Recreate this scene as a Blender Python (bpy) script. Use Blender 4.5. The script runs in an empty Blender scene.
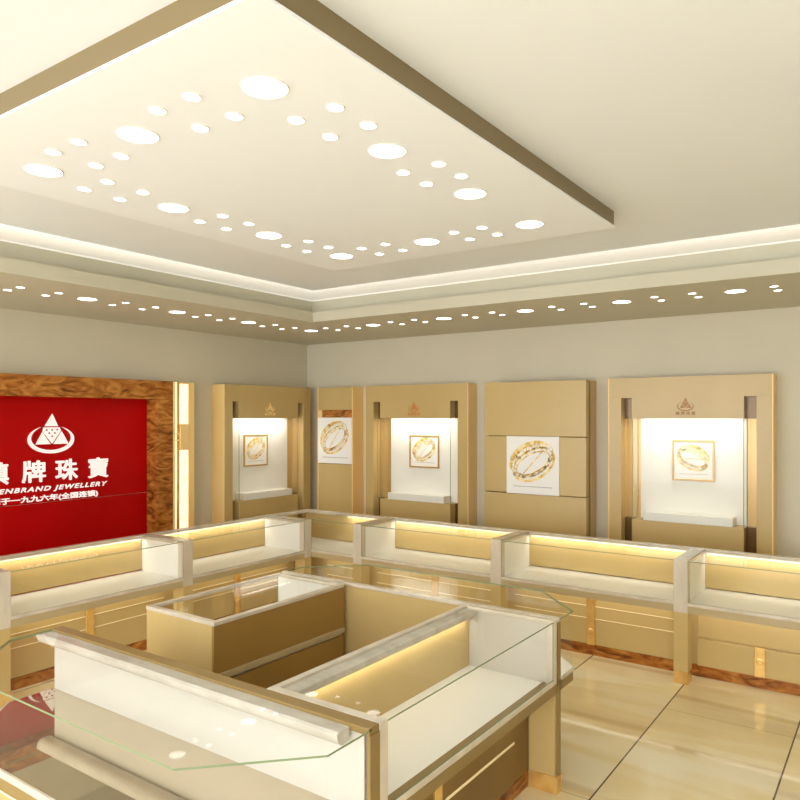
import bpy, bmesh, math, random
from mathutils import Vector, Matrix
random.seed(7)
C = bpy.context.scene.collection
PI = math.pi

# ------------------------------------------------------------------ materials
def mat(name, col, rough=0.5, metal=0.0, spec=0.5, emit=None, es=0.0, coat=0.0):
    m = bpy.data.materials.new(name); m.use_nodes = True
    b = m.node_tree.nodes['Principled BSDF']
    b.inputs['Base Color'].default_value = (*col, 1)
    b.inputs['Roughness'].default_value = rough
    b.inputs['Metallic'].default_value = metal
    b.inputs['Specular IOR Level'].default_value = spec
    b.inputs['Coat Weight'].default_value = coat
    if emit:
        b.inputs['Emission Color'].default_value = (*emit, 1)
        b.inputs['Emission Strength'].default_value = es
    return m

def noisy(m, c1, c2, scale=(3, 3, 3), detail=4, lo=0.35, hi=0.65, dist=0.0, c3=None):
    nt = m.node_tree; N = nt.nodes; L = nt.links; b = N['Principled BSDF']
    tc = N.new('ShaderNodeTexCoord'); mp = N.new('ShaderNodeMapping'); mp.inputs['Scale'].default_value = scale
    nz = N.new('ShaderNodeTexNoise'); nz.inputs['Scale'].default_value = 1; nz.inputs['Detail'].default_value = detail
    nz.inputs['Distortion'].default_value = dist
    cr = N.new('ShaderNodeValToRGB')
    e = cr.color_ramp.elements
    e[0].position = lo; e[0].color = (*c1, 1); e[1].position = hi; e[1].color = (*c2, 1)
    if c3:
        k = e.new((lo + hi) / 2); k.color = (*c3, 1)
    geo = N.new('ShaderNodeNewGeometry')
    L.new(geo.outputs['Position'], mp.inputs['Vector']); L.new(mp.outputs[0], nz.inputs['Vector'])
    L.new(nz.outputs['Fac'], cr.inputs[0]); L.new(cr.outputs[0], b.inputs['Base Color'])
    return m

M = {}
M['ceiling'] = noisy(mat('ceiling_paint', (.84, .82, .76), .55, spec=.3), (.80, .83, .87), (.82, .85, .89), (.8, .8, .8))
M['panel'] = mat('panel_paint', (.87, .905, .96), .55, spec=.3)
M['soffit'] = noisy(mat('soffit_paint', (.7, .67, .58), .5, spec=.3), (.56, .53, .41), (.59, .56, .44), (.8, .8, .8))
M['wall'] = noisy(mat('wall_paint', (.74, .71, .62), .6, spec=.25), (.61, .57, .44), (.65, .61, .48), (.7, .7, .7))
M['panel_edge'] = mat('brown_panel_edge', (.20, .145, .065), .35)
M['crown'] = mat('lit_cove_moulding', (.78, .76, .70), .5, emit=(1, .96, .88), es=.17)  # cove light put into the moulding as a glow, without lamps
M['tan'] = noisy(mat('tan_lacquer', (.50, .38, .20), .25, spec=.45), (.535, .39, .16), (.57, .415, .175), (2, 2, .6))
M['tan_dark'] = noisy(mat('dark_shaded_tan_lacquer', (.40, .25, .085), .35, spec=.25), (.30, .175, .045), (.33, .195, .052), (2, 2, .6))  # tan darkened, shade of the left island counter's inner face put into it
M['bronze'] = mat('bronze_mirror', (.15, .085, .03), .2, metal=.3)
M['rail'] = noisy(mat('beige_rail', (.66, .57, .44), .16, spec=.6), (.56, .49, .39), (.66, .59, .48), (9, 9, 3), 3)
M['rail_tan'] = mat('tan_rail', (.46, .36, .20), .3)
M['rail_brown'] = mat('brown_rail', (.27, .18, .065), .3, spec=.3)
M['brown'] = noisy(mat('brown_lacquer', (.2, .11, .03), .3, spec=.3), (.17, .092, .022), (.21, .115, .03), (2, 2, .6))
M['white'] = mat('white_board', (.86, .85, .80), .35, spec=.4)
M['milk'] = mat('milky_glass_board', (.56, .53, .47), .3)
M['white_soft'] = mat('white_fabric', (.84, .82, .76), .6)
M['gold'] = mat('satin_gold', (.92, .66, .28), .35, metal=.05)  # gold, its bright tone also carries painted light on the side trims
M['gold_liner'] = mat('gold_liner', (.62, .42, .17), .22, metal=.25)
M['orange'] = mat('orange_logo', (.55, .20, .04), .4)
M['gold_bright'] = noisy(mat('gold_foil', (.86, .56, .18), .22, metal=.55), (.92, .62, .22), (.72, .43, .12), (18, 18, 10), 3)
M['led'] = mat('led_diffuser', (.9, .85, .7), .5, emit=(1, .86, .58), es=1.3)
M['disc'] = mat('downlight_diffuser', (1, 1, 1), .5, emit=(1, .985, .95), es=5.0)
M['ring_trim'] = mat('downlight_rim', (.82, .79, .72), .4)
M['red'] = noisy(mat('red_lacquer', (.47, .001, .002), .4, spec=.12), (.43, .0005, .001), (.50, .001, .002), (.9, .9, .9), 2)
M['letter'] = mat('white_letter', (.95, .93, .92), .4, emit=(1, .97, .96), es=.17)
M['logo_gold'] = mat('logo_gold', (.26, .13, .03), .35, metal=.3)
M['paper'] = mat('poster_paper', (.90, .89, .87), .6)
M['print'] = noisy(mat('gold_print', (.8, .55, .15), .5), (.45, .20, .02), (.95, .80, .40), (22, 22, 22), 3, .3, .62, c3=(.83, .58, .16))
M['caption'] = mat('grey_print', (.35, .32, .28), .6)
M['frame'] = mat('picture_frame_gold', (.52, .33, .11), .3, metal=.3)
M['profile'] = noisy(mat('frosted_profile', (.78, .74, .68), .2, spec=.6), (.50, .46, .40), (.62, .58, .52), (6, 14, 14), 4)

# burl wood
w = mat('burl_wood', (.4, .15, .03), .25, spec=.3)
noisy(w, (.15, .04, .006), (.56, .24, .05), (3.4, 3.4, 10), 10, .34, .66, 2.4, c3=(.38, .13, .02))
M['wood'] = w
# glowing onyx
o = mat('backlit_onyx', (.9, .75, .45), .25, emit=(1, .86, .56), es=.55)
noisy(o, (.90, .74, .42), (.96, .90, .72), (9, 9, 5), 6, .3, .7, 1.2)
M['onyx'] = o

def glass_mat(name, tint, boost=1.0):
    m = bpy.data.materials.new(name); m.use_nodes = True
    nt = m.node_tree; N = nt.nodes; L = nt.links
    N.remove(N['Principled BSDF'])
    out = N['Material Output']
    tr = N.new('ShaderNodeBsdfTransparent'); tr.inputs[0].default_value = (*tint, 1)
    gl = N.new('ShaderNodeBsdfGlossy'); gl.inputs['Roughness'].default_value = 0.0
    # thin sheet reflectance: the same from both faces
    geo = N.new('ShaderNodeNewGeometry'); dt = N.new('ShaderNodeVectorMath'); dt.operation = 'DOT_PRODUCT'
    L.new(geo.outputs['Normal'], dt.inputs[0]); L.new(geo.outputs['Incoming'], dt.inputs[1])
    def mth(op, a, b=None):
        n = N.new('ShaderNodeMath'); n.operation = op
        for i, v in enumerate((a, b)):
            if v is None: continue
            if isinstance(v, (int, float)): n.inputs[i].default_value = v
            else: L.new(v, n.inputs[i])
        return n.outputs[0]
    k = mth('POWER', mth('SUBTRACT', 1.0, mth('ABSOLUTE', dt.outputs['Value'])), 5.0)
    fac = mth('MULTIPLY', mth('ADD', .035, mth('MULTIPLY', k, .965)), boost)
    mx = N.new('ShaderNodeMixShader')
    L.new(fac, mx.inputs[0])
    L.new(tr.outputs[0], mx.inputs[1]); L.new(gl.outputs[0], mx.inputs[2]); L.new(mx.outputs[0], out.inputs[0])
    return m
M['glass'] = glass_mat('clear_glass', (.99, .993, .987), .28)
M['glass_edge'] = mat('green_glass_edge', (.20, .26, .14), .15)
# mirror polished shelf
M['mirror_shelf'] = mat('polished_bronze_glass', (.66, .57, .44), .015, metal=.85, spec=.8)

# polished marble floor
def floor_mat():
    m = mat('polished_marble', (.8, .7, .5), .07, spec=.4, coat=.0)
    nt = m.node_tree; N = nt.nodes; L = nt.links; b = N['Principled BSDF']
    geo = N.new('ShaderNodeNewGeometry'); sp = N.new('ShaderNodeSeparateXYZ'); L.new(geo.outputs['Position'], sp.inputs[0])
    def math_(op, a, b_=None):
        n = N.new('ShaderNodeMath'); n.operation = op
        for i, v in enumerate((a, b_)):
            if v is None: continue
            if isinstance(v, (int, float)): n.inputs[i].default_value = v
            else: L.new(v, n.inputs[i])
        return n.outputs[0]
    X, Y = sp.outputs[0], sp.outputs[1]
    T = .767
    u = math_('DIVIDE', math_('ADD', X, 1.306), T)
    ci = math_('FLOOR', u)
    fx = math_('ABSOLUTE', math_('SUBTRACT', math_('FRACT', math_('ADD', u, .5)), .5))
    jx = math_('LESS_THAN', fx, .0045 / T)
    par = math_('MODULO', math_('ADD', ci, 40), 2)
    v = math_('DIVIDE', math_('ADD', math_('SUBTRACT', Y, 4.93), math_('MULTIPLY', par, 1.4)), 2.8)
    fy = math_('ABSOLUTE', math_('SUBTRACT', math_('FRACT', math_('ADD', v, .5)), .5))
    jy = math_('LESS_THAN', fy, .0028 / 2.8)
    jy2 = math_('MULTIPLY', jy, .6)
    joint = math_('MAXIMUM', jx, jy2)
    # veins
    mp = N.new('ShaderNodeMapping'); mp.inputs['Scale'].default_value = (.25, 1.1, 1); L.new(geo.outputs['Position'], mp.inputs[0])
    off = N.new('ShaderNodeCombineXYZ'); L.new(math_('MULTIPLY', ci, 3.7), off.inputs[0]); L.new(math_('MULTIPLY', ci, 1.3), off.inputs[1])
    L.new(off.outputs[0], mp.inputs['Location'])
    nz = N.new('ShaderNodeTexNoise'); nz.inputs['Scale'].default_value = 1.5; nz.inputs['Detail'].default_value = 7; nz.inputs['Distortion'].default_value = .5
    L.new(mp.outputs[0], nz.inputs['Vector'])
    cr = N.new('ShaderNodeValToRGB'); e = cr.color_ramp.elements
    e[0].position = .28; e[0].color = (.66, .52, .30, 1); e[1].position = .75; e[1].color = (.83, .76, .57, 1)
    for p, c in ((.42, (.76, .62, .34)), (.47, (.81, .70, .45)), (.53, (.77, .64, .36)), (.60, (.83, .74, .52))):
        k = e.new(p); k.color = (*c, 1)
    L.new(nz.outputs['Fac'], cr.inputs[0])
    wv = N.new('ShaderNodeTexWave'); wv.bands_direction = 'Y'; wv.inputs['Scale'].default_value = .33; wv.inputs['Distortion'].default_value = 5; wv.inputs['Detail'].default_value = 4; wv.inputs['Detail Scale'].default_value = .7
    L.new(mp.outputs[0], wv.inputs['Vector'])
    cr2 = N.new('ShaderNodeValToRGB'); e = cr2.color_ramp.elements
    e[0].position = 0; e[0].color = (.60, .46, .30, 1); e[1].position = .035; e[1].color = (1, 1, 1, 1)
    L.new(wv.outputs['Fac'], cr2.inputs[0])
    mx = N.new('ShaderNodeMix'); mx.data_type = 'RGBA'; mx.blend_type = 'MULTIPLY'; mx.inputs[0].default_value = .45
    L.new(cr.outputs[0], mx.inputs[6]); L.new(cr2.outputs[0], mx.inputs[7])
    mj = N.new('ShaderNodeMix'); mj.data_type = 'RGBA'; L.new(joint, mj.inputs[0])
    L.new(mx.outputs[2], mj.inputs[6]); mj.inputs[7].default_value = (.10, .07, .04, 1)
    L.new(mj.outputs[2], b.inputs['Base Color'])
    return m
M['floor'] = floor_mat()

# ------------------------------------------------------------------ geometry helpers
def V(p, fn):
    return fn(*p) if fn else p

class MB:
    """collects shapes of one mesh"""
    def __init__(s): s.bm = bmesh.new(); s.mats = []
    def mi(s, m):
        if m not in s.mats: s.mats.append(m)
        return s.mats.index(m)
    def box(s, a0, a1, b0, b1, c0, c1, fn=None, m=None, bev=0.0015):
        t = bmesh.new()
        vs = [t.verts.new(V(p, fn)) for p in ((a0, b0, c0), (a1, b0, c0), (a1, b1, c0), (a0, b1, c0), (a0, b0, c1), (a1, b0, c1), (a1, b1, c1), (a0, b1, c1))]
        for f in ((0, 1, 2, 3), (4, 5, 6, 7), (0, 1, 5, 4), (1, 2, 6, 5), (2, 3, 7, 6), (3, 0, 4, 7)): t.faces.new([vs[i] for i in f])
        bmesh.ops.recalc_face_normals(t, faces=t.faces)
        mn = min(abs(a1 - a0), abs(b1 - b0), abs(c1 - c0))
        if bev and mn > bev * 3:
            bmesh.ops.bevel(t, geom=list(t.edges), offset=bev, segments=1, affect='EDGES')
        s._merge(t, m); return s
    def prism(s, pts, z0, z1, fn=None, m=None, edge=None):
        t = bmesh.new()
        lo = [t.verts.new(V((x, y, z0), fn)) for x, y in pts]; hi = [t.verts.new(V((x, y, z1), fn)) for x, y in pts]
        t.faces.new(lo); t.faces.new(hi); n = len(pts)
        side = [t.faces.new((lo[i], lo[(i + 1) % n], hi[(i + 1) % n], hi[i])) for i in range(n)]
        bmesh.ops.recalc_face_normals(t, faces=t.faces)
        k = s.mi(m); ke = s.mi(edge) if edge else k
        for f in t.faces: f.material_index = ke if (edge and f in side) else k
        s._merge(t, None, keep=True); return s
    def pane(s, a0, a1, b0, b1, c0, c1, fn=None):
        """sheet of glass: large faces clear, thin edges green"""
        t = bmesh.new()
        vs = [t.verts.new(V(p, fn)) for p in ((a0, b0, c0), (a1, b0, c0), (a1, b1, c0), (a0, b1, c0), (a0, b0, c1), (a1, b0, c1), (a1, b1, c1), (a0, b1, c1))]
        fs = [t.faces.new([vs[i] for i in f]) for f in ((0, 1, 2, 3), (4, 5, 6, 7), (0, 1, 5, 4), (1, 2, 6, 5), (2, 3, 7, 6), (3, 0, 4, 7))]
        bmesh.ops.recalc_face_normals(t, faces=t.faces)
        A = sorted(f.calc_area() for f in fs)
        k, ke = s.mi(M['glass']), s.mi(M['glass_edge'])
        for f in fs: f.material_index = k if f.calc_area() > A[3] * 1.0001 or f.calc_area() >= A[4] * .999 else ke
        s._merge(t, None, keep=True); return s
    def _merge(s, t, m, keep=False):
        if not keep:
            k = s.mi(m) if m else 0
            for f in t.faces: f.material_index = k
        me = bpy.data.meshes.new('t'); t.to_mesh(me); t.free(); s.bm.from_mesh(me); bpy.data.meshes.remove(me)
    def build(s, name, m=None, parent=None, smooth=False):
        me = bpy.data.meshes.new(name)
        off = Vector(parent_world(parent)) if parent else Vector((0, 0, 0))
        if not parent:
            xs = [v.co for v in s.bm.verts]
            off = Vector(((min(c.x for c in xs) + max(c.x for c in xs)) / 2, (min(c.y for c in xs) + max(c.y for c in xs)) / 2, min(c.z for c in xs)))
        for v in s.bm.verts: v.co -= off
        if smooth:
            for f in s.bm.faces: f.smooth = True
        s.bm.to_mesh(me); s.bm.free()
        if m: me.materials.append(m)
        else:
            for k in s.mats: me.materials.append(k)
        ob = bpy.data.objects.new(name, me); C.objects.link(ob)
        if parent: ob.parent = parent
        else: ob.location = off
        return ob

def parent_world(p):
    v = Vector(p.location)
    while p.parent:
        p = p.parent; v += Vector(p.location)
    return v

def bx(name, a0, a1, b0, b1, c0, c1, m, parent=None, fn=None, bev=.0015):
    mb = MB(); mb.box(a0, a1, b0, b1, c0, c1, fn, m, bev); return mb.build(name, None, parent)
def pn(name, a0, a1, b0, b1, c0, c1, parent=None, fn=None):
    mb = MB(); mb.pane(a0, a1, b0, b1, c0, c1, fn); return mb.build(name, None, parent)
def pr(name, pts, z0, z1, m, parent=None, edge=None, fn=None):
    mb = MB(); mb.prism(pts, z0, z1, fn, m, edge); return mb.build(name, None, parent)

def tag(o, label, cat, group=None):
    o['label'] = label; o['category'] = cat
    if group: o['group'] = group
    return o
def thing(name, label, cat, loc, group=None):
    o = bpy.data.objects.new(name, None); C.objects.link(o); o.location = loc; o.empty_display_size = .1
    return tag(o, label, cat, group)
def struct(o): o['kind'] = 'structure'; return o

WARM = (1.0, .93, .79); NEUT = (1.0, .97, .92)
def lamp_area(name, loc, sx, sy, energy, col, target, parent=None, shape='RECTANGLE'):
    l = bpy.data.lights.new(name, 'AREA'); l.shape = shape; l.size = sx
    if shape == 'RECTANGLE': l.size_y = sy
    l.energy = energy; l.color = col
    o = bpy.data.objects.new(name, l); C.objects.link(o)
    d = Vector(target)
    # X axis of lamp stays along the longer horizontal axis
    o.rotation_euler = d.to_track_quat('-Z', 'Y').to_euler()
    off = Vector(parent_world(parent)) if parent else Vector((0, 0, 0))
    o.location = Vector(loc) - off
    if parent: o.parent = parent
    return o
def strip_lamp(name, p0, p1, width, energy, col, down, parent=None):
    """thin rectangular lamp from p0 to p1 shining along 'down'"""
    p0 = Vector(p0); p1 = Vector(p1); x = (p1 - p0).normalized(); z = -Vector(down).normalized(); y = z.cross(x).normalized(); z = x.cross(y)
    l = bpy.data.lights.new(name, 'AREA'); l.shape = 'RECTANGLE'; l.size = (p1 - p0).length; l.size_y = width; l.energy = energy; l.color = col
    o = bpy.data.objects.new(name, l); C.objects.link(o)
    off = Vector(parent_world(parent)) if parent else Vector((0, 0, 0))
    R = Matrix((x, y, z)).transposed().to_4x4(); R.translation = (p0 + p1) / 2 - off
    if parent: o.parent = parent
    o.matrix_local = R if parent else R
    if not parent: o.matrix_world = R
    return o

# ------------------------------------------------------------------ setting
XW, YW, ZS, ZC = -6.43, 7.0, 2.90, 3.20
SX, SY = -4.83, 5.34            # inner edge of the soffit
XR, YN = 2.4, -2.6
struct(bx('floor', XW - .2, XR, YN, YW + .2, -.1, 0, M['floor'], bev=0))
struct(bx('wall_left', XW - .15, XW, YN, YW, 0, 3.4, M['wall'], bev=0))
struct(bx('wall_back', XW - .15, XR, YW, YW + .15, 0, 3.4, M['wall'], bev=0))
struct(bx('wall_right_light_block', XR, XR + .15, YN, YW + .15, 0, 3.4, M['wall'], bev=0))  # unseen wall, added to cut the light coming from the right
struct(bx('ceiling', XW, XR, YN, YW, ZC, ZC + .15, M['ceiling'], bev=0))
# soffit along the left and back walls with a lip and a lamp pocket
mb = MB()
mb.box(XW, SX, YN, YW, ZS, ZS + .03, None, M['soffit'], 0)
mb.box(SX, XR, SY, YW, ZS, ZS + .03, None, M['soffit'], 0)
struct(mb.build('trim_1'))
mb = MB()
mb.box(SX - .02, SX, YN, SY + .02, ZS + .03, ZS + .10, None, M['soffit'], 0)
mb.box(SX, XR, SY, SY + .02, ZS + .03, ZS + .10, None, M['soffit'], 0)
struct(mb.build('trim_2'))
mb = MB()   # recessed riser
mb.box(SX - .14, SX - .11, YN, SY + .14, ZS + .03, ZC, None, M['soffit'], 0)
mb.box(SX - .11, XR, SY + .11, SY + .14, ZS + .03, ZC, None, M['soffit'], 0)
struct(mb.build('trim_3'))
# crown moulding : quarter profile swept with a mitred corner
prof = []
for i in range(9):
    a = i / 8 * PI / 2
    prof.append((.11 - .15 * math.sin(a) * 1.0, ZC - .066 * math.cos(a)))      # distance outward from the soffit edge, height
prof = [(.11, ZC - .066 - .006)] + [(.11 - .02, ZC - .066 - .006)] + [(p[0] - .02, p[1]) for p in prof]
bm = bmesh.new()
lo, co, hi = [], [], []
for d, z in prof:
    lo.append(bm.verts.new((SX - d, YN, z))); co.append(bm.verts.new((SX - d, SY + d, z))); hi.append(bm.verts.new((XR, SY + d, z)))
for i in range(len(prof) - 1):
    for a, b in ((lo, co), (co, hi)):
        f = bm.faces.new((a[i], a[i + 1], b[i + 1], b[i])); f.smooth = i > 1
bmesh.ops.recalc_face_normals(bm, faces=bm.faces)
me = bpy.data.meshes.new('trim_4'); bm.to_mesh(me); bm.free(); me.materials.append(M['crown'])
ob = bpy.data.objects.new('trim_4', me); C.objects.link(ob); struct(ob)

# ------------------------------------------------------------------ dropped ceiling panel
PX0, PX1, PY0, PY1, PZ0, PZ1 = -3.66, -1.43, 1.36, 4.30, 3.10, 3.195
t = thing('ceiling_panel', 'large white square panel hung under the ceiling with brown edges', 'ceiling panel', ((PX0 + PX1) / 2, (PY0 + PY1) / 2, PZ0))
bx('panel_board', PX0, PX1, PY0, PY1, PZ0, PZ0 + .012, M['panel'], t)
mb = MB(); e = .006
mb.box(PX1 - .02, PX1 - e, PY0 + e, PY1 - e, PZ0 + .012, ZC, None, M['panel_edge'], 0)
mb.box(PX0 + e, PX0 + .02, PY0 + e, PY1 - e, PZ0 + .012, ZC, None, M['panel_edge'], 0)
mb.box(PX0 + .02, PX1 - .02, PY0 + e, PY0 + .02, PZ0 + .012, ZC, None, M['panel_edge'], 0)
mb.box(PX0 + .02, PX1 - .02, PY1 - .02, PY1 - e, PZ0 + .012, ZC, None, M['panel_edge'], 0)
mb.build('edge_band', None, t)

# ------------------------------------------------------------------ downlights
def disc_mesh(name, r, trim):
    bm = bmesh.new(); n = 40
    def ring(rad, z): return [bm.verts.new((rad * math.cos(2 * PI * i / n), rad * math.sin(2 * PI * i / n), z)) for i in range(n)]
    a = ring(r + trim, 0); b = ring(r + trim * .6, -.005); c = ring(r, -.005); d = ring(r - .001, -.002)
    for p, q in ((a, b), (b, c), (c, d)):
        for i in range(n):
            f = bm.faces.new((p[i], q[i], q[(i + 1) % n], p[(i + 1) % n])); f.material_index = 1
    f = bm.faces.new(d); f.material_index = 0
    bm.faces.new(a).material_index = 1
    bmesh.ops.recalc_face_normals(bm, faces=bm.faces)
    me = bpy.data.meshes.new(name); bm.to_mesh(me); bm.free(); me.materials.append(M['disc']); me.materials.append(M['ring_trim'])
    return me
BIGM = disc_mesh('large_downlight', .080, .004); SMM = disc_mesh('small_downlight', .031, .003)
SBIG = disc_mesh('soffit_downlight', .072, .004); SSM = disc_mesh('soffit_small_downlight', .029, .003)
def downlight(mesh, x, y, z, label, group, cat='downlight', energy=0):
    o = bpy.data.objects.new(mesh.name, mesh); C.objects.link(o); o.location = (x, y, z)
    tag(o, label, cat, group)
    return o
gx = [-1.82, -2.55, -3.275]; gy = [1.765, 2.49, 3.212, 3.925]
rown = ['nearest the viewer', 'second from the near edge', 'third from the near edge', 'on the far edge']
PB = 3.5
colname = ['right-hand row', 'middle', 'left-hand row']
for i, x in enumerate(gx):
    for j, y in enumerate(gy):
        if i == 1 and j in (1, 2): continue
        if i == 1: lab = 'large round downlight midway along the %s edge of the dropped panel' % ('near' if j == 0 else 'far')
        elif j in (0, 3): lab = 'large round downlight at the %s corner of the dropped panel' % {(0, 0): 'front, topmost in the picture,', (2, 0): 'left', (0, 3): 'right', (2, 3): 'far back'}[(i, j)]
        else: lab = 'large round downlight, %s of four in the %s edge row of the dropped panel' % (('second' if j == 1 else 'third'), 'right' if i == 0 else 'left')
        downlight(BIGM, x, y, PZ0, lab, 'large downlights in the dropped panel', energy=PB)
def view_xy(x, y, z):
    s_, c_ = .5759, .8175
    f = -x * s_ + y * c_; r = x * c_ + y * s_
    return r / f, (z - 1.95) / f
def cluster(mesh, cx, cy, hx, hy, z, where, group):
    pts = [(cx + sx * hx, cy + sy * hy) for sx in (-1, 1) for sy in (-1, 1)]
    w = [(view_xy(x, y, z), (x, y)) for x, y in pts]
    w.sort(key=lambda q: q[0][0]); left, right = w[0], w[-1]
    mid = sorted(w[1:3], key=lambda q: q[0][1])
    for (_, (x, y)), nm in ((left, 'leftmost'), (right, 'rightmost'), (mid[0], 'lowest'), (mid[1], 'topmost')):
        downlight(mesh, x, y, z, 'small round downlight, %s of the four %s' % (nm, where), group)
G = 'small downlights in the dropped panel'
for i in (0, 1):
    for j in (0, 3):
        cluster(SMM, (gx[i] + gx[i + 1]) / 2, gy[j], .099, .100, PZ0,
                'in the %s half of the panel\'s %s row' % (('right', 'left')[i], 'near' if j == 0 else 'far'), G)
for j in range(3):
    for i in (0, 2):
        if i == 0 and j == 2: continue
        cluster(SMM, gx[i], (gy[j] + gy[j + 1]) / 2, .099, .100, PZ0,
                'in the %s gap of the panel\'s %s row' % (('first', 'second', 'last')[j], 'right-hand' if i == 0 else 'left-hand'), G)
# soffit rows
SB = 2.5
GL, GLS = 'large downlights in the soffit', 'small downlights in the soffit'
ordn = ['first', 'second', 'third', 'fourth', 'fifth', 'sixth', 'seventh']
ly = [4.973, 4.114, 3.245, 2.385]; bxs = [-5.32, -4.462, -3.612, -2.757, -1.893, -1.033]
for k, y in enumerate(ly):
    lab = 'large soffit downlight over the left counters, %s from the room corner' % ordn[k]
    downlight(SBIG, -5.36, y, ZS, lab, GL, energy=SB)
for k, x in enumerate(bxs):
    lab = 'large soffit downlight in the corner of the room' if k == 0 else 'large soffit downlight over the back counters, %s right of the corner' % ordn[k - 1]
    downlight(SBIG, x, 5.856, ZS, lab, GL, energy=SB)
def four(cx, cy, hx, hy, where): cluster(SSM, cx, cy, hx, hy, ZS, where, GLS)
ally = [5.84] + ly
for k in range(4):
    four(-5.37, (ally[k] + ally[k + 1]) / 2, .094, .145, 'in the %s left soffit gap from the corner' % ordn[k])
for k in range(5):
    four((bxs[k] + bxs[k + 1]) / 2, 5.868, .142, .100, 'in the %s back soffit gap from the corner' % ordn[k])
for dy, nm in ((-.100, 'upper'), (.100, 'lower')):
    downlight(SSM, -.765, 5.895 + dy, ZS, 'small soffit downlight at the far right edge, %s of the pair' % nm, GLS)

# ------------------------------------------------------------------ wall-side glass counters
HT = .905
def wall_counter(name, fn, L, label, loc, s_rear=0.0, post=True, endpost=False, pil=True, variant=0, rail_s=None):
    """fn maps (s along, d from rear, z) to the room"""
    t = thing(name, label, 'display counter', loc, 'glass display counters along the walls')
    D = .60
    q = lambda n, a0, a1, b0, b1, c0, c1, m, p=t, **k: bx(n, a0, a1, b0, b1, c0, c1, M[m], p, fn, **k)
    rs = s_rear if rail_s is None else rail_s
    q('rear_rail', rs, L, 0, .05, .872, HT, 'rail')
    q('back_panel', s_rear, L, .012, .03, .60, .872, 'tan')
    q('deck', s_rear, L, .0, .592, .572, .588, 'white')
    q('front_rail', .10 if post else 0, L, .55, D, .520, .572, 'rail_tan')
    q('front_edge', .10 if post else 0, L, .592, D, .572, .597, 'rail')
    if post:
        q('end_panel', .075, .098, .03, .53, .588, .872, 'white')
        q('cross_bar', 0, .10, .05, .53, .872, HT, 'rail')
        q('post', 0, .10, .53, D, .52, HT, 'rail')
        q('leg', 0, .10, .47, D, .09, .52, 'tan')
        q('leg_foot', 0, .10, .468, D + .003, 0, .09, 'gold_bright')
    if endpost:
        q('cross_bar', L, L + .10, 0, .53, .872, HT, 'rail')
        q('post', L, L + .10, .53, D, .52, HT, 'rail')
        q('leg', L, L + .10, .53, D, .09, .52, 'tan')
        q('leg_foot', L, L + .10, .527, D + .003, 0, .09, 'gold_bright')
    s0 = .10 if post else 0
    pn('front_glass', s0, L, D - .007, D - .001, .597, .8955, t, fn)
    pn('top_glass', s0, L, .03, D - .001, .896, .9015, t, fn)
    # lower cabinet
    c = q('base_cabinet', s_rear, L, .0, .36, .085, .571, 'tan')
    if variant == 0:
        for nm, z0, z1 in (('drawer_front', .405, .50), ('drawer_front', .305, .400), ('drawer_front', .09, .300)):
            q(nm, s0 + .02, L - .005, .36, .372, z0, z1, 'tan')
        for z in (.400, .300):
            q('drawer_edge', s0 + .02, L - .005, .36, .376, z, z + .006, 'led_gold')
    else:
        q('upper_panel', s0 + .02, L - .005, .36, .372, .30, .50, 'tan')
        q('lower_panel', s0 + .02, L - .005, .36, .392, .09, .29, 'tan')
    q('plinth', s_rear, L, .0, .366, 0, .085, 'wood')
    if pil:
        m_ = (L + .1) / 2 if variant == 0 else .545
        z1 = .50 if variant == 0 else .30
        p = q('gold_strap', m_ - .034, m_ + .034, .376 if variant == 0 else .392, .388 if variant == 0 else .404, .09, z1, 'gold_bright')
        mb = MB(); n = 20
        bmq = bmesh.new()
        cz = .20; rr = .024
        d0 = .388 if variant == 0 else .404
        ra = [bmq.verts.new(fn(m_ + rr * math.cos(2 * PI * i / n), d0, cz + rr * math.sin(2 * PI * i / n))) for i in range(n)]
        rb = [bmq.verts.new(fn(m_ + rr * .8 * math.cos(2 * PI * i / n), d0 + .006, cz + rr * .8 * math.sin(2 * PI * i / n))) for i in range(n)]
        bmq.faces.new(ra); bmq.faces.new(rb)
        for i in range(n): bmq.faces.new((ra[i], ra[(i + 1) % n], rb[(i + 1) % n], rb[i]))
        bmesh.ops.recalc_face_normals(bmq, faces=bmq.faces)
        mb._merge(bmq, M['gold_bright']); mb.build('medallion', None, p)
    # light strips
    q('lamp_housing', s0 + .02, L - .02, .032, .046, .864, .872, 'rail')
    a = fn(s0 + .02, .075, .868); b = fn(L - .01, .075, .868)
    dn = Vector(fn(0, -.6, -1)) - Vector(fn(0, 0, 0))
    strip_lamp('counter_lamp', a, b, .02, CL * (L - s0), WARM, dn, t)
    a = fn(s0 + .02, .43, .560); b = fn(L - .01, .43, .560)
    dn = Vector(fn(0, -.25, -1)) - Vector(fn(0, 0, 0))
    strip_lamp('counter_lamp', a, b, .09, CLL * (L - s0), WARM, dn, t)
    return t
CL, CLL = .58, .5
M['led_gold'] = mat('pale_gold_edge', (.95, .80, .48), .3)
back = lambda xl: (lambda s, d, z: (xl + s, 6.05 - d, z))
left = lambda yt: (lambda s, d, z: (-5.55 + d + .0, yt - s, z))
wall_counter('display_counter', back(-4.95), .55, 'short glass display counter filling the corner of the room', (-4.7, 5.75, 0), s_rear=-.60, post=False, pil=False)
wall_counter('display_counter', back(-4.40), 1.51, 'glass display counter before the niche nearest the room corner on the back wall', (-3.65, 5.75, 0))
wall_counter('display_counter', back(-2.89), 1.51, 'glass display counter before the plain tan panel with the ring poster', (-2.13, 5.75, 0))
wall_counter('display_counter', back(-1.38), 1.10, 'glass display counter at the right edge of the picture, beneath the wide niche', (-.8, 5.75, 0), endpost=True, variant=1)
wall_counter('display_counter', left(5.45), 1.49, 'glass display counter on the left side nearest the room corner', (-5.25, 4.7, 0), s_rear=0, rail_s=-.60 + .05 - .0)
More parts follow.
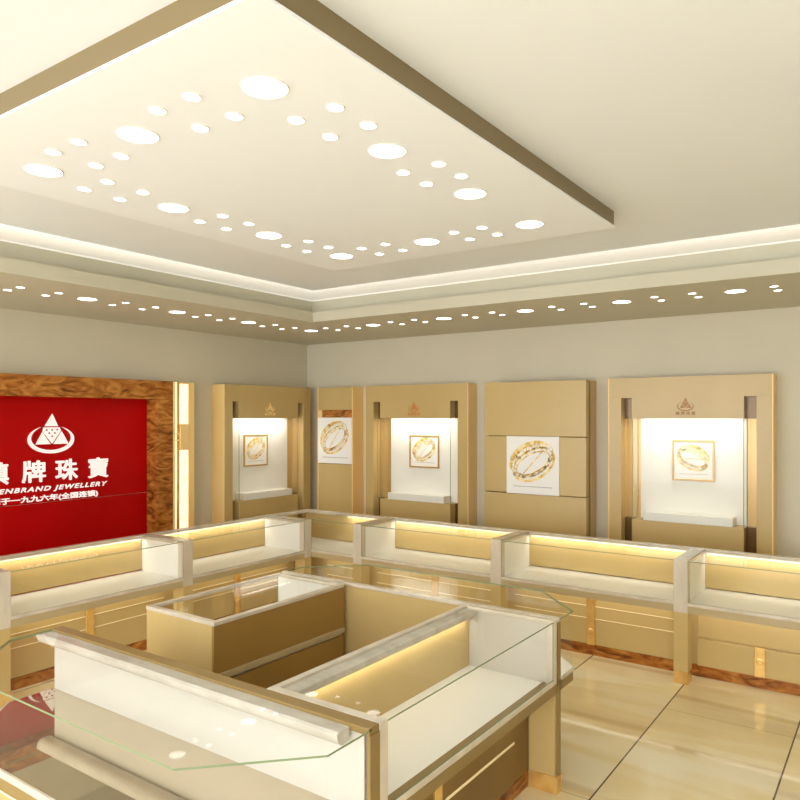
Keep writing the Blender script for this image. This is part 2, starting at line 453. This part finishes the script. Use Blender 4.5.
wall_counter('display_counter', left(3.96), 1.52, 'glass display counter standing in front of the red sign', (-5.25, 3.2, 0))
wall_counter('display_counter', left(2.44), 1.52, 'glass display counter cut by the left edge of the picture', (-5.25, 1.7, 0))

# ------------------------------------------------------------------ island counters
# near counter with mitred glass, facing the viewer
def half_tube(name, p0, p1, outv, r, m, parent):
    """frosted lamp profile: a rounded lip hanging below a rail"""
    bmq = bmesh.new(); n = 8
    secs = []
    p0 = Vector(p0); p1 = Vector(p1); o = Vector(outv)
    pf = [(0, 0), (.052, 0), (.060, -.006)] + [(.060 - .028 * (1 - math.cos(i / 6 * PI / 2)), -.006 - .040 * math.sin(i / 6 * PI / 2)) for i in range(1, 7)] + [(0, -.046)]
    for p in (p0, p1):
        secs.append([bmq.verts.new(p + o * (a * r) + Vector((0, 0, b * r))) for a, b in pf])
    k = len(pf)
    for i in range(k):
        bmq.faces.new((secs[0][i], secs[0][(i + 1) % k], secs[1][(i + 1) % k], secs[1][i]))
    bmq.faces.new(secs[0]); bmq.faces.new(secs[1])
    bmesh.ops.recalc_face_normals(bmq, faces=bmq.faces)
    mb = MB(); mb._merge(bmq, m); return mb.build(name, None, parent)

def glass_bay(t, pts, zt=.894, zb=.60):
    """pts: outline of the glass top, first and last lie on the rear rail. Panes stand under each outer edge."""
    pr('top_glass', pts, zt, zt + .007, M['glass'], t, M['glass_edge'])
    cx = sum(p[0] for p in pts) / len(pts); cy = sum(p[1] for p in pts) / len(pts)
    for a, b in zip(pts[:-1], pts[1:]):
        a = Vector(a); b = Vector(b); d = (b - a).normalized(); n = Vector((-d.y, d.x))
        if n.dot(Vector((cx, cy)) - a) < 0: n = -n
        n *= .008
        a2 = a + d * .002; b2 = b - d * .002
        quad = [tuple(a2 + n * .2), tuple(b2 + n * .2), tuple(b2 + n * 1.0), tuple(a2 + n * 1.0)]
        mb = MB(); k = mb.mi(M['glass']); ke = mb.mi(M['glass_edge'])
        bmq = bmesh.new()
        lo = [bmq.verts.new((*p, zb)) for p in quad]; hi = [bmq.verts.new((*p, zt - .0005)) for p in quad]
        fl = [bmq.faces.new((lo[0], lo[1], hi[1], hi[0])), bmq.faces.new((lo[3], lo[2], hi[2], hi[3]))]
        for f in (lo, hi, (lo[1], lo[2], hi[2], hi[1]), (lo[0], lo[3], hi[3], hi[0])): bmq.faces.new(f)
        bmesh.ops.recalc_face_normals(bmq, faces=bmq.faces)
        for f in bmq.faces: f.material_index = k if f in fl else (ke if f.normal.z > .5 else k)
        mb._merge(bmq, None, keep=True); mb.build('glass_pane', None, t)

def inset(pts, k):
    cx = sum(p[0] for p in pts) / len(pts); cy = sum(p[1] for p in pts) / len(pts)
    return [(cx + (x - cx) * k, cy + (y - cy) * k) for x, y in pts]

IX0, IX1 = -3.44, -1.46
# E4
t = thing('island_counter', 'near island counter with mitred glass corners and brown top rail', 'display counter', (-2.45, 1.65, 0), 'island display counters')
gl = [(IX0, 1.91), (IX0, 1.69), (-3.12, 1.352), (-1.778, 1.352), (IX1, 1.682), (IX1, 1.91)]
glass_bay(t, gl)
bx('top_rail', IX0 - .005, IX1, 1.894, 1.95, .880, HT, M['rail_brown'], t)
bx('back_panel', IX0, IX1 - .012, 1.925, 1.945, .06, .880, M['tan_dark'], t)
bx('white_backing', IX0 + .004, IX1 - .030, 1.905, 1.925, .60, .880, M['milk'], t)
bx('post', IX1 - .012, IX1 + .004, 1.894, 1.95, .06, .880, M['rail_brown'], t)
half_tube('light_profile', (IX0 - .02, 1.894, .893), (-1.545, 1.894, .893), (0, -1, 0), 1.1, M['profile'], t)
pr('shelf', inset(gl, 1.0), .598, .608, M['mirror_shelf'], t)
pr('front_edge', [(IX0 - .008, 1.892), (IX0 - .008, 1.687), (-3.124, 1.343), (-1.774, 1.343), (IX1 + .008, 1.679), (IX1 + .008, 1.892)], .580, .6075, M['rail'], t)
pr('front_rail', inset(gl, .997), .522, .580, M['rail_brown'], t)
pr('rail_trim', inset(gl, 1.002), .514, .522, M['led_gold'], t)
bx('base_cabinet', IX0 + .1, IX1 - .14, 1.50, 1.925, .08, .515, M['tan'], t)
bx('plinth', IX0 + .1, IX1 - .14, 1.50, 1.925, 0, .08, M['wood'], t)
for z in (.40, .30): bx('drawer_edge', IX0 + .12, IX1 - .16, 1.493, 1.50, z, z + .006, M['led_gold'], t)
# E2
t = thing('island_counter', 'far island counter with mitred glass corner, its tan back towards the viewer', 'display counter', (-2.45, 3.75, 0), 'island display counters')
gl = [(IX0, 3.515), (IX0, 3.70), (-3.12, 4.02), (-1.778, 4.02), (IX1, 3.70), (IX1, 3.515)]
glass_bay(t, gl)
bx('top_rail', IX0, IX1, 3.49, 3.53, .885, HT, M['rail'], t)
bx('back_panel', IX0, IX1 - .155, 3.495, 3.525, .0, .885, M['tan'], t)
bx('post', IX1 - .015, IX1, 3.495, 3.53, .09, .885, M['rail_brown'], t)
bx('leg', IX1 - .155, IX1 - .012, 3.475, 3.53, .09, .885, M['tan'], t)
bx('leg_foot', IX1 - .158, IX1 + .003, 3.472, 3.533, .0, .09, M['gold_bright'], t)
pr('shelf', inset(gl, 1.0), .588, .600, M['white'], t)
pr('front_edge', [(IX0 - .008, 3.532), (IX0 - .008, 3.705), (-3.124, 4.03), (-1.774, 4.03), (IX1 + .008, 3.705), (IX1 + .008, 3.532)], .580, .596, M['rail'], t)
pr('front_rail', inset(gl, 1.0), .525, .580, M['rail_brown'], t)
bx('base_cabinet', IX0 + .1, IX1 - .16, 3.54, 3.85, .08, .518, M['tan'], t)
bx('plinth', IX0 + .1, IX1 - .16, 3.54, 3.85, 0, .08, M['wood'], t)
strip_lamp('counter_lamp', (IX0 + .1, 3.56, .875), (IX1 - .1, 3.56, .875), .02, 1.2, WARM, (0, .1, -1), t)
# E3 : right side
t = thing('island_counter', 'right-hand island counter with long white deck behind its front glass', 'display counter', (-1.73, 2.7, 0), 'island display counters')
y0, y1 = 1.952, 3.473
bx('inner_rail', -2.005, -1.975, y0, y1, .885, HT, M['rail'], t)
bx('near_rail', -1.975, -1.50, y0, y0 + .04, .885, HT, M['rail'], t)
bx('far_rail', -1.975, -1.50, y1 - .03, y1, .885, HT, M['rail'], t)
bx('back_panel', -2.0, -1.98, y0, y1, .0, .885, M['tan'], t)
bx('lit_backing', -1.98, -1.965, y0 + .02, y1 - .02, .575, .84, M['tan'], t)
half_tube('light_profile', (-1.975, y0 + .04, .892), (-1.975, y1 - .03, .892), (1, 0, 0), 1.0, M['profile'], t)
bx('end_panel', -1.965, -1.50, y1 - .02, y1 - .005, .575, .885, M['milk'], t)
bx('end_panel', -1.965, -1.50, y0 + .004, y0 + .02, .575, .885, M['milk'], t)
bx('deck', -1.98, -1.468, y0, y1 - .002, .560, .575, M['white'], t)
bx('post', -1.50, -1.458, y0, y0 + .045, .0, HT, M['rail'], t)
bx('post', -1.50, -1.458, y1 - .035, y1, .525, HT, M['rail'], t)
bx('front_edge', -1.468, -1.456, y0 + .045, y1 - .035, .576, .602, M['rail'], t)
bx('front_rail', -1.53, -1.456, y0 + .045, y1, .525, .576, M['rail_brown'], t)
bx('lamp_strip', -1.52, -1.48, y0 + .06, y1 - .2, .521, .525, M['rail'], t)
pn('front_glass', -1.466, -1.460, y0 + .047, y1 - .037, .603, .8955, t)
pn('top_glass', -1.99, -1.460, y0 + .02, y1 - .02, .896, .902, t)
bx('base_cabinet', -1.98, -1.62, y0 + .04, y1 - .003, .085, .525, M['brown'], t)
for a, b in ((y0 + .05, 2.53), (2.60, y1 - .18)):
    bx('drawer_front', -1.625, -1.612, a, b, .303, .52, M['brown'], t)
    bx('drawer_front', -1.625, -1.612, a, b, .09, .291, M['brown'], t)
    bx('drawer_edge', -1.625, -1.608, a + .04, b, .291, .303, M['led_gold'], t)
bx('gold_strap', -1.625, -1.604, 2.535, 2.595, .09, .50, M['gold_bright'], t)
bx('plinth', -1.98, -1.62, y0 + .04, y1 - .003, .0, .085, M['wood'], t)
strip_lamp('counter_lamp', (-1.575, y0 + .06, .500), (-1.575, y1 - .2, .500), .03, .5, WARM, (-.2, 0, -1), t)
strip_lamp('counter_lamp', (-1.935, y0 + .06, .838), (-1.935, y1 - .06, .838), .03, .5, WARM, (-.35, 0, -1), t)
# E1 : left side
t = thing('island_counter', 'left-hand island counter, a tan box with an open glazed top', 'display counter', (-3.14, 2.93, 0), 'island display counters')
y0, y1, x0, x1 = 2.42, 3.455, -3.425, -2.86
mb = MB()
mb.box(x0, x0 + .02, y0, y1, .885, HT, None, M['rail']); mb.box(x1 - .035, x1, y0, y1, .885, HT, None, M['rail'])
mb.box(x0 + .02, x1 - .035, y0, y0 + .035, .885, HT, None, M['rail']); mb.box(x0 + .02, x1 - .035, y1 - .03, y1, .885, HT, None, M['rail'])
mb.build('top_frame', None, t)
bx('back_panel', x1 - .02, x1 - .002, y0 + .002, y1, .635, .885, M['tan_dark'], t)  # weak light on this face painted in with the darker tan
bx('ledge', x1 - .022, x1 + .006, y0 + .002, y1, .603, .635, M['rail_tan'], t)
bx('end_panel', x0 + .002, x1 - .02, y0 + .003, y0 + .02, .0, .885, M['tan'], t)
bx('end_panel', x0 + .002, x1 - .02, y1 - .02, y1 - .003, .60, .885, M['white_soft'], t)
bx('deck', x0, x1 - .02, y0 + .02, y1 - .003, .585, .60, M['white'], t)
bx('front_rail', x0 - .002, x0 + .04, y0 + .02, y1 - .003, .515, .585, M['rail_tan'], t)
bx('base_cabinet', x0 + .16, x1 - .004, y0 + .02, y1 - .003, .085, .585, M['tan_dark'], t)  # same shade-darkened tan as the panel above
bx('plinth', x0 + .16, x1 - .008, y0 + .02, y1 - .003, .0, .085, M['wood'], t)
pn('front_glass', x0 + .002, x0 + .010, y0 + .022, y1 - .022, .601, .884, t)
pn('top_glass', x0 + .012, x1 - .02, y0 + .02, y1 - .02, .894, .900, t)
half_tube('light_profile', (x1 - .022, y0 + .04, .884), (x1 - .022, y1 - .04, .884), (-1, 0, 0), .6, M['profile'], t)

# ------------------------------------------------------------------ art and lettering helpers
def text_mesh(body, bold=0.0, shear=0.0, spacing=1.0):
    cu = bpy.data.curves.new('txt', 'FONT'); cu.body = body; cu.size = 1; cu.offset = bold; cu.shear = shear; cu.space_character = spacing
    cu.resolution_u = 3
    ob = bpy.data.objects.new('txt', cu); C.objects.link(ob)
    dg = bpy.context.evaluated_depsgraph_get(); dg.update()
    me = bpy.data.meshes.new_from_object(ob.evaluated_get(dg))
    vs = [(v.co.x, v.co.y) for v in me.vertices]; fs = [tuple(p.vertices) for p in me.polygons]
    bpy.data.objects.remove(ob); bpy.data.curves.remove(cu); bpy.data.meshes.remove(me)
    return vs, fs
def flat_shape(name, vs, fs, fn, d0, th, m, parent):
    """extrudes a flat drawing (a,b) by th outward with fn(a, d, b)"""
    bmq = bmesh.new()
    A = [bmq.verts.new(fn(a, d0 + th, b)) for a, b in vs]; B = [bmq.verts.new(fn(a, d0, b)) for a, b in vs]
    cnt = {}
    for f in fs:
        try: bmq.faces.new([A[i] for i in f]); bmq.faces.new([B[i] for i in reversed(f)])
        except ValueError: continue
        for i in range(len(f)):
            e = (f[i], f[(i + 1) % len(f)]); cnt[e] = 1
    for (i, j) in cnt:
        if (j, i) not in cnt:
            try: bmq.faces.new((A[i], B[i], B[j], A[j]))
            except ValueError: pass
    bmesh.ops.recalc_face_normals(bmq, faces=bmq.faces)
    mb = MB(); mb._merge(bmq, m); return mb.build(name, None, parent)
def text_in(name, body, a0, a1, b0, b1, fn, d0, th, m, parent, bold=0.0, shear=0.0, spacing=1.0):
    vs, fs = text_mesh(body, 0, shear, spacing)
    x0 = min(v[0] for v in vs); x1 = max(v[0] for v in vs); y0 = min(v[1] for v in vs); y1 = max(v[1] for v in vs)
    vs = [(a0 + (x - x0) / (x1 - x0) * (a1 - a0), b0 + (y - y0) / (y1 - y0) * (b1 - b0)) for x, y in vs]
    o = flat_shape(name, vs, fs, fn, d0, th, m, parent)
    if bold:
        bmx = bmesh.new(); bmx.from_mesh(o.data); base = list(bmx.faces)
        me0 = o.data.copy()
        for k, (da, db) in enumerate(((bold, 0), (-bold, 0), (0, bold), (0, -bold), (bold * .7, bold * .7), (-bold * .7, bold * .7))):
            n0 = len(bmx.verts); bmx.from_mesh(me0); bmx.verts.ensure_lookup_table()
            sh = Vector(fn(da, 0.0002 * (k + 1), db)) - Vector(fn(0, 0, 0))
            for v in bmx.verts[n0:]: v.co += sh
        bmx.to_mesh(o.data); bmx.free(); bpy.data.meshes.remove(me0)
    return o

def emblem_shapes():
    """drawing in a unit box centred on 0: triangle of three over a crescent ring"""
    S = []
    def tri(p, q, r): S.append(([p, q, r], [(0, 1, 2)]))
    tri((-.17, .25), (.17, .25), (.02, .62))
    tri((-.40, -.29), (.0 - .025, -.29), (-.235, .07))
    tri((.45, -.29), (.055, -.29), (.265, .09))
    return S
def emblem(parent, fn, ca, cb, s, sv, d0, th, m, hole):
    vs, fs = [], []
    for v, f in emblem_shapes():
        k = len(vs); vs += v; fs += [tuple(i + k for i in g) for g in f]
    # middle piece, an inverted pentagon
    k = len(vs); vs += [(-.20, .215), (.21, .215), (.245, .12), (.015, -.27), (-.225, .10)]; fs.append((k + 4, k + 3, k + 2, k + 1, k))
    # crescent
    n = 44; k = len(vs)
    a0, a1 = math.radians(118), math.radians(422)
    for i in range(n + 1):
        u = i / n; a = a0 + (a1 - a0) * u; w_ = .012 + .105 * math.sin(PI * u) ** .8
        ox, oy = .60 * math.cos(a), .03 + -.15 + .42 * math.sin(a)
        vs.append((ox, oy - .03)); vs.append((ox * (1 - w_ / .60), -.12 + (oy + .12) * (1 - w_ / .52) - .02))
    for i in range(n): fs.append((k + 2 * i, k + 2 * i + 2, k + 2 * i + 3, k + 2 * i + 1))
    e = flat_shape('emblem', [(ca + x * s, cb + y * sv) for x, y in vs], fs, fn, d0, th, m, parent)
    if hole:
        hv, hf = [], []
        for hx, hy in ((-.13, .14), (.01, .145), (.14, .15), (-.065, .05), (.08, .05), (.01, -.05)):
            j = len(hv); r = .036; hv += [(hx - r, hy - r * .7), (hx + r, hy - r * .7), (hx, hy + r)]; hf.append((j, j + 1, j + 2))
        flat_shape('emblem_mark', [(ca + x * s, cb + y * sv) for x, y in hv], hf, fn, d0 + th, .0008, hole, e)
    return e

def ring_art(parent, fn, a0, a1, b0, b1, d0, tilt, rnd):
    """a drawn gold bangle: two rims joined by a pierced band, with a caption line"""
    W = a1 - a0; H = b1 - b0; ca, cb = a0 + W * .5, b0 + H * .56
    vs, fs = [], []
    ct, st = math.cos(tilt), math.sin(tilt)
    sg = 1 if tilt > 0 else -1
    def P(x, y):
        x *= 1.04; y *= 1.18
        return (ca + (x * ct - y * st) * W, cb + (x * st + y * ct) * W)
    def stroke(pts, wd):
        k = len(vs)
        for i, p in enumerate(pts):
            q0 = pts[max(0, i - 1)]; q1 = pts[min(len(pts) - 1, i + 1)]
            dx, dy = q1[0] - q0[0], q1[1] - q0[1]; l = math.hypot(dx, dy) or 1
            w_ = wd(i / (len(pts) - 1)) if callable(wd) else wd
            nx, ny = -dy / l * w_ / 2, dx / l * w_ / 2
            vs.append(P(p[0] + nx, p[1] + ny)); vs.append(P(p[0] - nx, p[1] - ny))
        for i in range(len(pts) - 1): fs.append((k + 2 * i, k + 2 * i + 2, k + 2 * i + 3, k + 2 * i + 1))
    def ell(cx, cy, rx, ry, a, b, n=40): return [(cx + rx * math.cos(math.radians(a + (b - a) * i / n)), cy + ry * math.sin(math.radians(a + (b - a) * i / n))) for i in range(n + 1)]
    stroke(ell(0, .05, .40, .215, 10, 200), lambda u: .03 + .045 * math.sin(PI * u) ** 2)
    stroke(ell(0, -.02, .33, .135, -5, 365), .020)
    stroke(ell(0, .05, .43, .245, 190, 365), .012)
    stroke(ell(0, -.035, .40, .22, 180, 360), .04)
    stroke(ell(.0, .00, .37, .17, 20, 165), .03)
    # pierced band, front and top
    for i in range(15):
        a = math.radians(192 + i * 11.2); b = a + math.radians(8 if i % 2 else -7)
        stroke([(.42 * math.cos(a), .03 + .235 * math.sin(a)), (.34 * math.cos(b), -.02 + .14 * math.sin(b))], .013)
        if i % 3 == 0:
            c = (.385 * math.cos(a), .005 + .19 * math.sin(a)); stroke([(c[0] + .03 * math.cos(k_), c[1] + .022 * math.sin(k_)) for k_ in [j * PI / 5 for j in range(11)]], .012)
    for i in range(12):
        a = math.radians(22 + i * 13); b = a + math.radians(6 if i % 2 else -6)
        stroke([(.39 * math.cos(a), .05 + .20 * math.sin(a)), (.335 * math.cos(b), -.01 + .145 * math.sin(b))], .014)
    stroke([(-.24, -.09), (.28, .075)], .016)
    for i in range(46):
        a = math.radians(rnd.uniform(0, 360)); r_ = rnd.uniform(.82, 1.0); c = (.405 * r_ * math.cos(a), .01 + .215 * r_ * math.sin(a)); g = rnd.uniform(.012, .035); th_ = rnd.uniform(0, PI)
        stroke([(c[0] - g * math.cos(th_), c[1] - g * .7 * math.sin(th_)), (c[0], c[1] + .008), (c[0] + g * math.cos(th_), c[1] + g * .7 * math.sin(th_))], rnd.uniform(.006, .018))
    flat_shape('ring_print', vs, fs, fn, d0, .0008, M['print'], parent)
    # caption: a faint broken line of tiny marks
    cv, cf = [], []
    x = a0 + W * .14
    while x < a0 + W * .86:
        l = rnd.uniform(.010, .035) * W; k = len(cv); y = b0 + H * .125
        cv += [(x, y), (x + l, y), (x + l, y + H * .012), (x, y + H * .012)]; cf.append((k, k + 1, k + 2, k + 3)); x += l + .008 * W
    flat_shape('caption_line', cv, cf, fn, d0, .0008, M['caption'], parent)

# ------------------------------------------------------------------ niches
NW = 1.43
def niche(fn, label, loc, logo, plabel, pa, tilt):
    """fn(s, d, z): s along the wall left to right as seen, d out from the wall"""
    t = thing('wall_niche', label, 'display niche', loc, 'tan framed display niches')
    q = lambda n, a0, a1, b0, b1, c0, c1, m, p=t, **k: bx(n, a0, a1, b0, b1, c0, c1, M[m], p, fn, **k)
    W, D = NW, .20
    q('frame_leg', .012, .13, .0, D, 0, 2.13, 'tan'); q('frame_leg', W - .13, W - .012, .0, D, 0, 2.13, 'tan')
    mb = MB(); prof = [(.012, 2.32), (.012, 2.13), (.23, 2.13), (.23, 1.937), (W - .23, 1.937), (W - .23, 2.13), (W - .012, 2.13), (W - .012, 2.32)]
    mb.prism(prof, .012, D, lambda a, b, c: fn(a, c, b), M['tan']); mb.build('frame_head', None, t)
    q('side_trim', 0, .012, 0, D - .002, 0, 2.32, 'gold'); q('side_trim', W - .012, W, 0, D - .002, 0, 2.32, 'gold')  # gold trims, coloured brighter for the light falling on the sides
    q('niche_back', .13, W - .13, .0, .012, 0, 2.13, 'gold_liner')
    for a in (.13, W - .23): q('slot_box', a, a + .10, .012, .10, 1.937, 2.13, 'bronze')
    for a in (.13, W - .136): q('gold_liner', a, a + .006, .012, .13, .98, 1.937, 'gold_liner')
    for a in (.13, W - .23): q('slot_box', a, a + .10, .012, .09, .0, .979, 'bronze')
    q('base', .23, W - .23, .012, D, 0, .980, 'tan')
    q('white_backing', .262, W - .235, .012, .022, .98, 1.937, 'white')
    q('step', .335, W - .32, .022, D - .012, .980, 1.058, 'white')
    pn('front_glass', .232, W - .232, D - .010, D - .004, .981, 1.936, t, fn)
    pn('side_glass', .230, .236, .024, D - .012, .981, 1.936, t, fn)
    pn('side_glass', W - .236, W - .230, .024, D - .012, .981, 1.936, t, fn)
    ca = W / 2
    emblem(t, fn, ca, 2.062, .122, .105, D, .002, M[logo], None)
    text_in('lettering', '鎮牌珠寶', ca - .085, ca + .085, 1.968, 2.000, fn, D, .002, M[logo], t, bold=.001, spacing=1.5)
    # three spots washing the white backing
    for k in (.23, .5, .77):
        s = .26 + (W - .52) * k
        p = fn(s, .135, 1.930)
        l = bpy.data.lights.new('niche_spot_and_fill', 'SPOT'); l.energy = NL; l.color = WARM; l.spot_size = math.radians(125); l.spot_blend = .5; l.shadow_soft_size = .012
        o = bpy.data.objects.new('niche_spot_and_fill', l); C.objects.link(o); o.parent = t; o.location = Vector(p) - Vector(t.location)
        dn = Vector(fn(0, -.12, -1)) - Vector(fn(0, 0, 0)); o.rotation_euler = dn.to_track_quat('-Z', 'Y').to_euler()
        mb = MB(); p2 = (s, .11)
        mb.box(s - .018, s + .018, .092, .128, 1.933, 1.9368, fn, M['ring_trim'], 0); mb.build('spot_lens', None, t)
    a = fn(.30, .10, 1.930); b = fn(W - .30, .10, 1.930)
    strip_lamp('niche_spot_and_fill', a, b, .10, 1.9, (1, .95, .84), Vector(fn(0, -.25, -1)) - Vector(fn(0, 0, 0)), t)  # extra fill strip, added to brighten the white backing
    # picture hanging on the backing
    pc = thing('framed_picture', plabel, 'picture', Vector(fn(ca, .022, 1.355)), 'framed ring pictures in the niches')
    a0, a1 = pa
    fr = MB(); w_ = .018
    fr.box(a0, a1, .022, .036, 1.737 - w_, 1.737, fn, M['frame']); fr.box(a0, a1, .022, .036, 1.357, 1.357 + w_, fn, M['frame'])
    fr.box(a0, a0 + w_, .022, .036, 1.357 + w_, 1.737 - w_, fn, M['frame']); fr.box(a1 - w_, a1, .022, .036, 1.357 + w_, 1.737 - w_, fn, M['frame'])
    fr.build('picture_frame', None, pc)
    q('paper', a0 + w_, a1 - w_, .022, .030, 1.357 + w_, 1.737 - w_, 'paper', pc)
    ring_art(pc, fn, a0 + w_, a1 - w_, 1.357 + w_, 1.737 - w_, .030, tilt, random.Random(3))
    return t
NL = .8
fB = lambda x0: (lambda s, d, z: (x0 + s, YW - d, z))
fL = lambda y0: (lambda s, d, z: (XW + d, y0 + s, z))
niche(fB(-2.332), 'widest-looking tan display niche, furthest right on the back wall', (-1.61, 6.9, 0), 'logo_gold',
      'gold-framed ring picture inside the niche at the right of the back wall', (.556, .930), -.38)
niche(fB(-5.31), 'tan display niche on the back wall between the narrow poster panel and the plain panel', (-4.59, 6.9, 0), 'orange',
      'gold-framed ring picture inside the middle niche, left part of the back wall', (.538, .950), .52)
niche(fL(5.412), 'tan display niche on the left wall beside the room corner', (-6.33, 6.09, 0), 'gold',
      'gold-framed ring picture inside the niche on the left wall', (.451, .842), .52)

# panel D with poster
fn = fB(-3.635)
t = thing('wall_panel', 'broad plain tan wall panel of three boards carrying the large ring poster', 'wall panel', (-3.08, 6.86, 0))
for nm, z0, z1 in (('panel_board', 0, 1.160), ('panel_board', 1.168, 1.748), ('panel_board', 1.756, 2.312)):
    bx(nm, 0, 1.115, .20, .28, z0, z1, M['tan'], t, fn, bev=.003)
bx('panel_core', .006, 1.109, .0, .20, 0, 2.306, M['tan_dark'], t, fn)
bx('side_panel', 1.112, 1.118, .0, .17, 0, 2.31, M['tan'], t, fn)
p = thing('poster', 'large square ring poster mounted on the broad plain tan panel', 'poster', Vector(fn(.553, .28, 1.165)), 'ring posters')
bx('paper', .264, .842, .2795, .292, 1.163, 1.752, M['paper'], p, fn)
ring_art(p, fn, .264, .842, 1.163, 1.752, .292, .50, random.Random(5))
# panel B with poster
fn = fB(-6.066)
t = thing('wall_panel', 'narrow tan wall panel in the room corner with a wood band above its poster', 'wall panel', (-5.79, 6.9, 0))
bx('panel_board', .012, .56, .0, .20, 2.038, 2.318, M['tan'], t, fn)
bx('wood_band', .07, .56, .0, .198, 1.944, 2.036, M['wood'], t, fn)
bx('gold_block', .012, .07, .0, .200, 1.944, 2.036, M['gold'], t, fn)
bx('poster_bed', .012, .56, .0, .200, 1.368, 1.944, M['tan'], t, fn)
bx('panel_board', .012, .56, .0, .20, .0, 1.364, M['tan'], t, fn)
bx('side_trim', .0, .012, .0, .205, .0, 2.322, M['gold'], t, fn)
bx('side_trim', .56, .575, .0, .205, .0, 2.322, M['gold'], t, fn)  # gold trim with the light on this side face put into its colour
p = thing('poster', 'ring poster on the narrow panel in the room corner', 'poster', Vector(fn(.286, .200, 1.37)), 'ring posters')
bx('paper',   .013, .559, .200, .212, 1.372, 1.942, M['paper'], p, fn)
ring_art(p, fn, .013, .559, 1.372, 1.942, .212, .60, random.Random(6))

# ------------------------------------------------------------------ red sign wall
fn = lambda s, d, z: (XW + d, s, z)
t = thing('sign_wall', 'big red shop sign board with white lettering inside a burl wood surround', 'sign', (-6.35, 3.52, 0))
bx('red_board', 2.50, 4.548, .0, .012, 1.170, 2.135, M['red'], t, fn)
bx('red_board', 2.50, 4.548, .0, .012, .0, 1.166, M['red'], t, fn)
bx('wood_header', 2.30, 4.744, .0, .18, 2.132, 2.322, M['wood'], t, fn, bev=.002)
for s0, s1 in ((4.548, 4.744), (2.30, 2.50)):
    for z0, z1 in ((0, .45), (.452, .93), (.932, 1.176), (1.178, 1.76), (1.762, 2.13)):
        bx('wood_jamb', s0, s1, .0, .18, z0, z1, M['wood'], t, fn, bev=.001)
emblem(t, fn, 3.527, 1.789, .365, .305, .012, .012, M['letter'], M['red'])
for ch, a0, a1 in (('鎮', 2.93, 3.138), ('牌', 3.263, 3.470), ('珠', 3.571, 3.780), ('寶', 3.893, 4.097)):
    text_in('character', ch, a0, a1, 1.362, 1.553, fn, .012, .012, M['letter'], t, bold=.0045)
text_in('lettering', 'ZHENBRAND JEWELLERY', 2.915, 4.09, 1.265, 1.318, fn, .012, .008, M['letter'], t, bold=.002, shear=.28, spacing=1.25)
text_in('lettering', '创于一九九六年(全国连锁)', 2.99, 3.99, 1.176, 1.240, fn, .012, .008, M['letter'], t, bold=.002)

# backlit onyx pilaster
t = thing('lit_pilaster', 'tall glowing cream onyx pilaster with gold trim right of the red sign', 'pilaster', (-6.35, 4.88, 0))
bx('onyx_panel', 4.822, 4.940, .001, .175, .0, 2.300, M['onyx'], t, fn)
bx('gold_trim', 4.746, 4.762, .001, .190, .0, 2.318, M['gold'], t, fn)
bx('inner_trim', 4.762, 4.790, .001, .180, .0, 2.318, M['onyx'], t, fn)
bx('gold_trim', 4.790, 4.822, .001, .185, .0, 2.318, M['gold_bright'], t, fn)
bx('gold_trim', 4.940, 5.015, .001, .185, .0, 2.318, M['gold'], t, fn)
bx('top_trim', 4.822, 4.940, .001, .180, 2.300, 2.318, M['gold'], t, fn)
bx('handle_block', 4.826, 4.926, .175, .200, 1.600, 1.875, M['gold'], t, fn)
for z in (1.77, 1.70): bx('cross_trim', 4.746, 5.015, .176, .192, z, z + .012, M['gold'], t, fn)

# ------------------------------------------------------------------ world and camera
wd = bpy.data.worlds.new('soft_room_light'); bpy.context.scene.world = wd; wd.use_nodes = True
bg = wd.node_tree.nodes['Background']; bg.inputs[0].default_value = (.96, .98, 1.0, 1); bg.inputs[1].default_value = 2.8

cam = bpy.data.cameras.new('camera'); co = bpy.data.objects.new('camera', cam); C.objects.link(co)
cam.sensor_width = 36; cam.lens = 36 * 714 / 800; cam.sensor_fit = 'HORIZONTAL'
cam.shift_y = 17 / 800; cam.clip_start = .02
yaw = math.atan(503 / 714)
co.location = (0, 0, 1.95); co.rotation_euler = (PI / 2, 0, yaw)
sc = bpy.context.scene; sc.camera = co
sc.cycles.transparent_max_bounces = 40; sc.cycles.max_bounces = 14; sc.cycles.diffuse_bounces = 6
sc.view_settings.view_transform = 'Standard'; sc.view_settings.look = 'None'
sc.view_settings.exposure = 0.84; sc.view_settings.gamma = 1.0; sc.view_settings.use_curve_mapping = False
